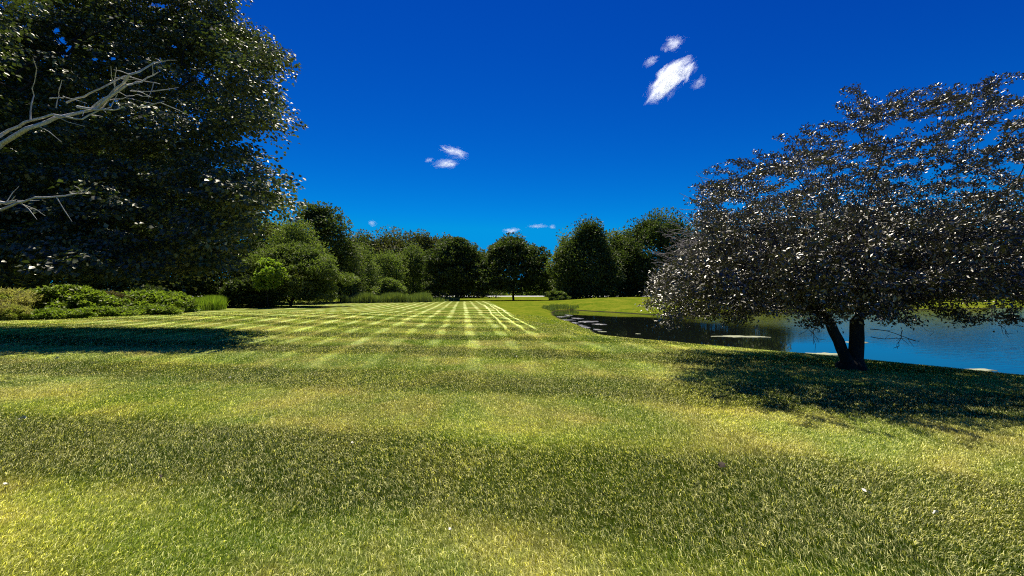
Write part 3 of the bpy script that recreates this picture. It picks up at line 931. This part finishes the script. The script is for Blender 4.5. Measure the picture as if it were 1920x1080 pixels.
for x0, x1, yt, Y, lb in [(625, 730, 442, 128, "leftmost tree on the wooded rise behind the willowy trees"),
                          (670, 795, 436, 135, "tallest brownish green tree on the wooded rise"),
                          (730, 845, 440, 130, "tree on the wooded rise just right of its tallest one"),
                          (780, 890, 446, 138, "tree on the wooded rise behind the left spreading tree"),
                          (840, 935, 466, 140, "lowest tree of the wooded rise between the two spreading trees")]:
    tree_px("woodland_tree", lb, "tree", x0, x1, yt, Y, M_brownish, leaf=0.55, nclump=220, per=50, seed=sdn(), group="trees on the wooded rise", up=0.7, flat=0.8)

# the two spreading trees and the thick trees on the right
tree_px("spreading_tree", "flat topped spreading tree with a dark trunk left of its twin on the lawn", "tree", 796, 914, 449, 90, M_dark, zbot=2.2, leaf=0.38, nclump=330, per=60, seed=sdn(), flat=0.35, trunk_r=0.42, lobes=10, group="spreading trees at the end of the lawn", power=0.4, clump=0.085, shape='spread')
tree_px("spreading_tree", "wide domed spreading tree on a short dark trunk nearest the middle of the view", "tree", 884, 1042, 447, 90, M_dark, zbot=1.7, leaf=0.40, nclump=430, per=60, seed=sdn(), flat=0.35, trunk_r=0.48, lobes=12, group="spreading trees at the end of the lawn", power=0.4, clump=0.08, shape='spread')
tree_px("leafy_tree", "small mid green tree at the left foot of the tall pointed tree", "tree", 1028, 1105, 446, 82, M_mid, leaf=0.34, nclump=160, per=60, seed=sdn(), flat=0.7)
tree_px("pointed_tree", "tall dark tree with a pointed crown at the left end of the pond", "tree", 1050, 1160, 418, 78, M_dark, leaf=0.34, nclump=330, per=60, seed=sdn(), flat=0.8, trunk_r=0.4, shape='cone', bump=0.55)
tree_px("leafy_tree", "dark tree in the dip between the pointed tree and the broad domed one", "tree", 1110, 1215, 436, 86, M_mid, leaf=0.36, nclump=200, per=60, seed=sdn())
tree_px("domed_tree", "broad domed dark tree behind the grassy mound left of the crabapple", "tree", 1150, 1312, 406, 84, M_dark, leaf=0.36, nclump=430, per=70, seed=sdn(), lobes=11, trunk_r=0.45, up=0.7, flat=0.8, power=0.7, clump=0.085)
tree_px("leafy_tree", "dark leafy tree seen through the left side of the crabapple", "tree", 1280, 1400, 428, 88, M_dark, leaf=0.38, nclump=230, per=60, seed=sdn())
tree_px("leafy_tree", "lower leafy tree across the pond behind the crabapple's left limbs", "tree", 1370, 1480, 452, 94, M_mid, leaf=0.38, nclump=200, per=60, seed=sdn())
for x0, x1, yt, Y, lb in [(1400, 1560, 488, 150, "distant dark tree across the pond seen through the crabapple's left half"),
                          (1530, 1700, 506, 155, "distant dark tree across the pond straight behind the crabapple's trunk"),
                          (1670, 1840, 508, 150, "distant dark tree across the pond behind the crabapple's right limb"),
                          (1810, 1990, 502, 155, "distant dark tree across the pond at the right edge of the view"),
                          (1010, 1100, 492, 170, "distant green tree in the gap between the domed and the pointed tree")]:
    tree_px("woodland_tree", lb, "tree", x0, x1, yt, Y, M_dark if x0 > 1200 else M_mid, zbot=0.1, leaf=0.6, nclump=200, per=45, seed=sdn())
for x0, x1, yt, Y, lb in [(1470, 1560, 520, 96, "low bush across the pond just left of the crabapple's trunk"),
                          (1570, 1680, 528, 104, "low bush across the pond just right of the crabapple's trunk"),
                          (1690, 1850, 505, 80, "larger round bush across the pond near the right edge"),
                          (1860, 2010, 515, 100, "bush across the pond at the right edge of the view")]:
    tree_px("shore_bush", lb, "bush", x0, x1, yt, Y, M_mid, zbot=0.1, leaf=0.38, nclump=130, per=55, seed=sdn(), group="bushes on the far shore")

# shrubs in front
tree_px("thorn_bush", "wide grey green thorn bush with a shaded base left of the reeds", "bush", 436, 655, 462, 48, M_mid, zbot=0.5, leaf=0.22, nclump=480, per=80, seed=sdn(), flat=0.4, up=0.5, bump=0.35, lobes=12, power=0.8, depth=7.5, clump=0.07, aspect=0.4)
tree_px("low_bush", "dark low bush left of the wide thorn bush beside the tall grass", "bush", 420, 520, 520, 45, M_dark, zbot=0.2, leaf=0.24, nclump=130, per=70, seed=sdn(), depth=4)
tree_px("sapling", "bright lime green sapling in front of the wide thorn bush", "sapling", 480, 528, 488, 42.5, M_lime, zbot=2.2, leaf=0.22, nclump=46, per=60, seed=sdn(), depth=3, trunk_r=0.08)
tree_px("pale_shrub", "rounded pale green shrub behind the reed bed", "bush", 700, 760, 524, 77, M_pale, zbot=0.1, leaf=0.25, nclump=90, per=60, seed=sdn(), depth=4)
tree_px("low_bush", "small round olive bush left of the pointed tree's shadow", "bush", 1026, 1062, 547, 68, M_mid, zbot=0.0, leaf=0.2, nclump=60, per=60, seed=sdn(), depth=2.5, trunk_r=0.06)
for x0, x1, yt, lb in [(800, 880, 540, "bright far bush past the road under the left spreading tree"),
                       (885, 950, 541, "bright far bush past the road left of the domed tree's trunk"),
                       (960, 1010, 543, "bright far bush past the road right of the domed tree's trunk"),
                       (1000, 1050, 538, "bright far bush past the road at the foot of the small mid green tree")]:
    tree_px("roadside_bush", lb, "bush", x0, x1, yt, 240, M_lime, zbot=0.0, leaf=0.6, nclump=70, per=40, seed=sdn(), depth=6, group="bushes past the road")

# distant line of trees, one mesh shared by all
rngd = np.random.default_rng(77)
proto = make_tree("distant_tree", "small hazy green tree in the distant line past the road", "tree", -300, 330, 40, 19, 0.2, M_mid, leaf=1.3, nclump=170, per=40, seed=501, group="distant trees past the road")
for i in range(26):
    X = -300 + 36 * (i + 1) + rngd.uniform(-6, 6)
    if X > 560: break
    r_ = proto.copy(); COL.objects.link(r_)
    r_.location = (X, 330 + rngd.uniform(-14, 14), h1(X, 330))
    s = rngd.uniform(0.8, 1.15); r_.scale = (s, s, s * rngd.uniform(0.8, 1.05)); r_.rotation_euler = (0, 0, rngd.uniform(0, 6))
    for chd in list(proto.children):
        c_ = chd.copy(); COL.objects.link(c_); c_.parent = r_

# weedy border along the wood: (x0, x1, ytop, base y, kind)
def border(name, label, x0, x1, ytop, ybase, mat, **kw):
    Y = CAMH * F / (ybase - 550)
    return tree_px(name, label, "bush", x0, x1, ytop, Y, mat, zbot=0.02, trunk_r=0.03, **kw)
border("weed_clump", "tan dry weeds at the left edge in front of the dark wood", -70, 66, 545, 601, M_tan, leaf=0.15, nclump=150, per=60, seed=sdn(), depth=3, up=0.9, aspect=0.2)
border("weed_clump", "low tan and pink flowering weeds beside the bright green bush", -10, 58, 575, 605, M_tan, leaf=0.12, nclump=80, per=60, seed=sdn(), depth=1.6, up=0.9, aspect=0.25)
border("green_bush", "big bright green bush in the border at the left", 36, 205, 540, 597, M_vine, leaf=0.17, nclump=330, per=70, seed=sdn(), depth=3, lobes=9, clump=0.08)
border("dead_bush", "brown dead bush between the bright green bush and the vines", 186, 230, 549, 595, M_dead, leaf=0.13, nclump=110, per=60, seed=sdn(), depth=2.2, aspect=0.2)
border("vine_mound", "green vine mound just right of the brown dead bush", 212, 322, 551, 592, M_vine, leaf=0.17, nclump=200, per=60, seed=sdn(), depth=3)
border("green_bush", "bright green weedy bush between the vines and the tall grass", 255, 345, 549, 590, M_vine, leaf=0.16, nclump=200, per=60, seed=sdn(), depth=2.5, bump=0.35)
border("ground_creeper", "low creeper along the foot of the green vines", 210, 345, 576, 596, M_vine, leaf=0.11, nclump=130, per=60, seed=sdn(), depth=1.5)
border("ground_creeper", "low yellow green creeper along the foot of the bright green bush", 30, 165, 582, 603.5, M_vine, leaf=0.11, nclump=130, per=60, seed=sdn(), depth=1.5)
border("ground_creeper", "low creeper along the foot of the brown dead bush", 125, 250, 578, 600, M_vine, leaf=0.11, nclump=130, per=60, seed=sdn(), depth=1.5)
border("vine_mound", "green leafy mound where the tall grass starts", 280, 372, 552, 588, M_vine, leaf=0.18, nclump=120, per=60, seed=sdn(), depth=3)
border("low_bush", "dark leafy bush wedged between the vines and the wood", 225, 330, 540, 583, M_dark, leaf=0.2, nclump=130, per=60, seed=sdn(), depth=3)

def blades_patch(name, label, cat, pts, n, hmin, hmax, wid, mat, seed, kind=None):
    rng = np.random.default_rng(seed)
    poly = np.array(pts, float)
    lo, hi = poly.min(0), poly.max(0)
    X = rng.uniform(lo[0], hi[0], n * 6); Yv = rng.uniform(lo[1], hi[1], n * 6)
    k = in_poly(X, Yv, poly); X, Yv = X[k][:n], Yv[k][:n]; n = len(X)
    z = hfun(X, Yv)
    hh = rng.uniform(hmin, hmax, n) * (0.8 + 0.2 * np.sin(X * 1.1 + Yv * .7))
    la = rng.uniform(0, 2 * pi, n); ln = np.abs(rng.normal(0.12, 0.14, n)) * hh
    lx, ly = np.cos(la) * ln, np.sin(la) * ln
    a = rng.uniform(0, pi, n); wx, wy = np.cos(a) * wid, np.sin(a) * wid
    V = np.empty((n, 5, 3))
    V[:, 0] = np.stack([X - wx, Yv - wy, z - .05], 1); V[:, 1] = np.stack([X + wx, Yv + wy, z - .05], 1)
    V[:, 2] = np.stack([X + .35 * lx + wx, Yv + .35 * ly + wy, z + hh * .6], 1); V[:, 3] = np.stack([X + .35 * lx - wx, Yv + .35 * ly - wy, z + hh * .6], 1)
    V[:, 4] = np.stack([X + lx, Yv + ly, z + hh], 1)
    b = np.arange(n)[:, None] * 5
    o = mesh_np(name, V.reshape(-1, 3), [b + np.array([[0, 1, 2, 3]]), b + np.array([[3, 2, 4]])], mat, rnd=np.repeat(rng.random(n), 5))
    return tag(o, label, cat, kind=kind)

def pxpoly(l):
    return [at(x, y) for x, y in l]
blades_patch("reed_bed", "dense green reed bed at the left end of the lawn before the willowy trees", "reeds",
             pxpoly([(640, 568.2), (800, 567.4), (812, 566), (650, 566)]), 15000, 1.3, 2.0, 0.028, M_reed, 5, "stuff")
blades_patch("tall_grass", "tall bright green grass along the border before the dark wood", "tall grass",
             pxpoly([(300, 590), (350, 587), (424, 581), (422, 577.5), (300, 583)]), 11000, 0.7, 1.5, 0.016, M_lime, 6, "stuff")
blades_patch("shore_rushes", "fringe of rushes at the left end of the pond", "rushes",
             [(3.6, 49), (5.2, 54.5), (9, 55.0), (9, 53.6), (6, 52.2), (4.6, 47)], 1500, 0.12, 0.55, 0.02, M_reed, 8, "stuff")
blades_patch("rough_grass", "rough unmown grass past the reeds and under the spreading trees", "rough grass",
             pxpoly([(790, 566.5), (862, 564.5), (862, 563), (790, 563)]), 6000, 0.4, 1.0, 0.03, M_reed, 9, "stuff")
for i, (x, Y, hh, nn, lb) in enumerate([(9.0, 10.9, 0.30, 26, "weed on the pond edge just left of the crabapple's trunk"),
                                        (11.55, 9.5 - 1.0, 0.36, 22, "thin weed standing on the pond edge near the right edge"),
                                        (6.2, 14.4, 0.30, 18, "small weed on the pond edge under the crabapple's left limbs")]):
    blades_patch("shore_weed", lb, "weed", [(x - .16, Y - .12), (x + .16, Y - .12), (x + .16, Y + .12), (x - .16, Y + .12)], nn, hh * 0.5, hh, 0.008, M_vine, 30 + i)

# ------------------------------------------------------------------ floating mats on the pond
def mat_patch(name, label, cat, x, y, wpx, lenm, mat, seed, group=None, pieces=1, spread=0.0, thick=0.012):
    rng = np.random.default_rng(seed)
    Z = (CAMH - WL) * F / (y - 550); X = (x - 960) / F * Z; wm = wpx / F * Z
    root_loc = (X, Z, WL + 0.001)
    Vs = []; Fs = []; off = 0
    for p in range(pieces):
        ox, oy = (rng.normal(0, spread * wm), rng.normal(0, spread * lenm)) if pieces > 1 else (0, 0)
        sc = 1.0 if pieces == 1 else rng.uniform(0.15, 0.45)
        k = 40; th = np.linspace(0, 2 * pi, k, endpoint=False)
        rr = 1 + 0.22 * np.sin(2 * th + rng.random() * 6) + 0.16 * np.sin(5 * th + rng.random() * 6) + 0.10 * np.sin(9 * th + rng.random() * 6) + rng.normal(0, 0.06, k)
        ex = ox + 0.5 * wm * sc * rr * np.cos(th); ey = oy + 0.5 * lenm * sc * rr * np.sin(th)
        z0 = -0.01 + 0.0007 * p
        bot = np.stack([ex, ey, np.full(k, z0)], 1); top = np.stack([ex * 0.985 + .015 * ox, ey * 0.985 + .015 * oy, np.full(k, thick + 0.0007 * p)], 1)
        ce = np.array([[ox, oy, thick + 0.004 + 0.0007 * p]])
        Vs.append(np.concatenate([bot, top, ce]))
        i = np.arange(k); j = (i + 1) % k
        Fs.append((np.stack([i, j, j + k, i + k], 1) + off, np.stack([i + k, j + k, np.full(k, 2 * k)], 1) + off)); off += 2 * k + 1
    o = mesh_np(name, np.concatenate(Vs), [np.concatenate([f[0] for f in Fs]), np.concatenate([f[1] for f in Fs])], mat)
    o.location = root_loc
    return tag(o, label, cat, group)
mat_patch("algae_mat", "long pale algae streak floating left of the crabapple's trunk", "algae", 1390, 631, 84, 0.8, M_algae, 1)
mat_patch("algae_mat", "pale algae raft floating right below the crabapple's left limb", "algae", 1545, 664, 56, 0.7, M_algae, 2)
mat_patch("algae_mat", "small algae raft seen through the fork of the trunk", "algae", 1606, 642, 34, 0.7, M_algae, 3)
mat_patch("algae_mat", "pale algae strip at the near shore by the right edge", "algae", 1830, 694, 70, 0.35, M_algae, 4)
mat_patch("algae_mat", "tiny algae raft at the near shore right of the trunk", "algae", 1698, 684, 22, 0.3, M_algae, 5)
mat_patch("algae_mat", "tiny algae raft floating off the left bank in the dark reflection", "algae", 1162, 634, 14, 0.25, M_algae, 6)
mat_patch("algae_mat", "tiny algae raft in the middle of the dark reflection", "algae", 1196, 626, 9, 0.25, M_algae, 7)
mat_patch("algae_mat", "tiny algae raft floating close to the left bank", "algae", 1130, 622, 13, 0.35, M_algae, 8)
LP = [(1062, 600, 34, "long raft of lily leaves farthest left in the middle of the lily beds"), (1104, 603, 40, "longest raft of lily leaves at the left end of the pond"),
      (1085, 611, 30, "raft of lily leaves nearest the left bank"), (1124, 608, 26, "raft of lily leaves reaching out over the dark water"),
      (1050, 594, 26, "narrow raft of lily leaves by the rushes"), (1082, 597, 18, "small raft of lily leaves just behind the longest one"),
      (1100, 614, 16, "small raft of lily leaves between the bank and the dark water"), (1066, 591, 16, "thin raft of lily leaves farthest from the camera"),
      (1072, 605, 20, "raft of lily leaves between the longest one and the left bank"), (1120, 618, 12, "tiny raft of lily leaves off the tip of the left bank")]
for i, (x, y, wp, lb) in enumerate(LP):
    mat_patch("lily_raft", lb, "water lilies", x, y, wp, 0.9 + 0.3 * (i % 3), M_lily, 40 + i, "rafts of lily leaves in the pond")

# ------------------------------------------------------------------ fallen leaves on the lawn
def fallen(x, y, s, lb, dark=False, seed=0):
    rng = np.random.default_rng(seed)
    X, Y = at(x, y)
    z = h1(X, Y)
    k = 14; th = np.linspace(0, 2 * pi, k, endpoint=False)
    rr = np.where(np.arange(k) % 2 == 0, 1.0, 0.62) * (0.85 + 0.3 * rng.random(k)) * (1 + 0.35 * np.cos(th))
    ex, ey = s * .5 * rr * np.cos(th), s * .38 * rr * np.sin(th)
    ez = 0.22 * s * np.sin(th * 2 + rng.random() * 6) + 0.18 * s * np.abs(np.sin(th))
    V = np.concatenate([np.stack([ex, ey, ez], 1), [[0, 0, 0]]])
    i = np.arange(k)
    o = mesh_np("fallen_leaf", V, [np.stack([i, (i + 1) % k, np.full(k, k)], 1)], M_litter_dark if dark else M_litter)
    o.location = (X, Y, z + 0.045); o.rotation_euler = (0.5, 0, rng.uniform(0, 6))
    tag(o, lb, "leaf", "fallen leaves on the lawn")
for i, (x, y, s, lb, dk) in enumerate([
    (48, 791, 0.08, "pale curled fallen leaf at the left edge on the dark mowing band", False),
    (18, 916, 0.05, "pale fallen leaf lowest at the left edge of the lawn", False),
    (967, 674, 0.10, "pale fallen leaf in the middle of the lawn", False),
    (1622, 934, 0.07, "pale fallen leaf on the lawn below the crabapple's shadow", False),
    (1750, 972, 0.045, "small pale fallen leaf low on the right of the lawn", False),
    (432, 712, 0.07, "pale fallen leaf on the left half of the striped lawn", False),
    (662, 842, 0.045, "tiny pale fallen leaf on the edge of the long dark mowing band", False),
    (110, 674, 0.10, "pale fallen leaf just below the maple's shadow", False),
    (1347, 884, 0.09, "dark curled fallen leaf on bright green grass", True),
    (308, 899, 0.05, "small dark fallen leaf low on the left of the lawn", True),
    (845, 1010, 0.035, "pale fallen leaf lowest in the middle of the lawn", False)]):
    fallen(x, y, s, lb, dk, 60 + i)

# ------------------------------------------------------------------ clouds (real volumes high above)
def mat_cloud(dens, seed, freq=1.6, thr=0.5):
    m, t, N, L = newmat("cloud_vapour")
    N.remove(N['Principled BSDF'])
    tc = N.new('ShaderNodeTexCoord')
    off = N.new('ShaderNodeVectorMath'); off.operation = 'ADD'; off.inputs[1].default_value = (seed * 3.1, seed * 1.7, seed * 0.9)
    L.new(tc.outputs['Object'], off.inputs[0])
    ln = N.new('ShaderNodeVectorMath'); ln.operation = 'LENGTH'; L.new(tc.outputs['Object'], ln.inputs[0])
    nz = noise(N, L, off.outputs[0], freq, 6, 0.62, 0.9)
    v = mathn(N, L, 'SUBTRACT', nz, mathn(N, L, 'MULTIPLY', ln.outputs['Value'], 0.42))
    d = sstep(N, L, v, thr - 0.30, thr + 0.12, 0.0, dens * 0.6)
    pv = N.new('ShaderNodeVolumePrincipled')
    pv.inputs['Color'].default_value = (1, 1, 1, 1); pv.inputs['Anisotropy'].default_value = 0.55
    L.new(d, pv.inputs['Density'])
    L.new(pv.outputs[0], N['Material Output'].inputs['Volume'])
    return m
def cloud(x, y, wpx, hpx, Y, rot, lb, seed, dens=0.05, thr=0.5):
    bpyme = bpy.data.meshes.new("cloud")
    import bmesh
    bm = bmesh.new(); bmesh.ops.create_icosphere(bm, subdivisions=3, radius=1.0)
    rng = np.random.default_rng(seed)
    for v in bm.verts: v.co *= 1 + 0.08 * sin(v.co.x * 5 + seed) * cos(v.co.z * 4)
    bm.to_mesh(bpyme); bm.free()
    bpyme.materials.append(mat_cloud(dens, seed, 1.7, thr))
    o = bpy.data.objects.new("cloud", bpyme); COL.objects.link(o)
    o.location = ((x - 960) / F * Y, Y, CAMH - (y - 550) / F * Y)
    s = 0.5 * Y / F
    o.scale = (wpx * s * 1.25, min(wpx, hpx) * s * 1.8, hpx * s * 1.25)
    o.rotation_euler = (0, -rot, 0)
    tag(o, lb, "cloud", "small white clouds")
cloud(1259, 147, 104, 46, 1500, radians(42), "largest white cloud high above the pond", 1, 0.10, 0.46)
cloud(1266, 77, 46, 26, 1500, radians(12), "small white wisp above the largest cloud", 2, 0.05, 0.50)
cloud(1222, 112, 34, 20, 1500, radians(20), "faint wisp at the upper left of the largest cloud", 3, 0.035, 0.52)
cloud(1312, 153, 38, 24, 1500, radians(30), "faint wisp at the right of the largest cloud", 4, 0.03, 0.53)
cloud(1230, 189, 34, 10, 1500, radians(10), "thin wisp below the largest cloud", 5, 0.03, 0.52)
cloud(852, 284, 56, 20, 2200, radians(-14), "upper of the two small clouds over the middle of the lawn", 6, 0.05, 0.48)
cloud(836, 306, 50, 18, 2200, radians(6), "lower of the two small clouds over the middle of the lawn", 7, 0.05, 0.48)
cloud(804, 299, 18, 9, 2200, radians(15), "tiny puff left of the two small middle clouds", 8, 0.05, 0.48)
cloud(697, 419, 18, 12, 3500, 0, "tiny faint puff above the wooded rise", 9, 0.02, 0.48)
cloud(959, 432, 32, 11, 4000, radians(4), "small low cloud above the domed spreading tree", 10, 0.05, 0.46)
cloud(1009, 424, 44, 8, 4000, radians(3), "thin flat low cloud right of the small low one", 11, 0.03, 0.46)
cloud(1036, 425, 12, 9, 4000, 0, "tiny round puff at the right end of the low clouds", 12, 0.03, 0.46)
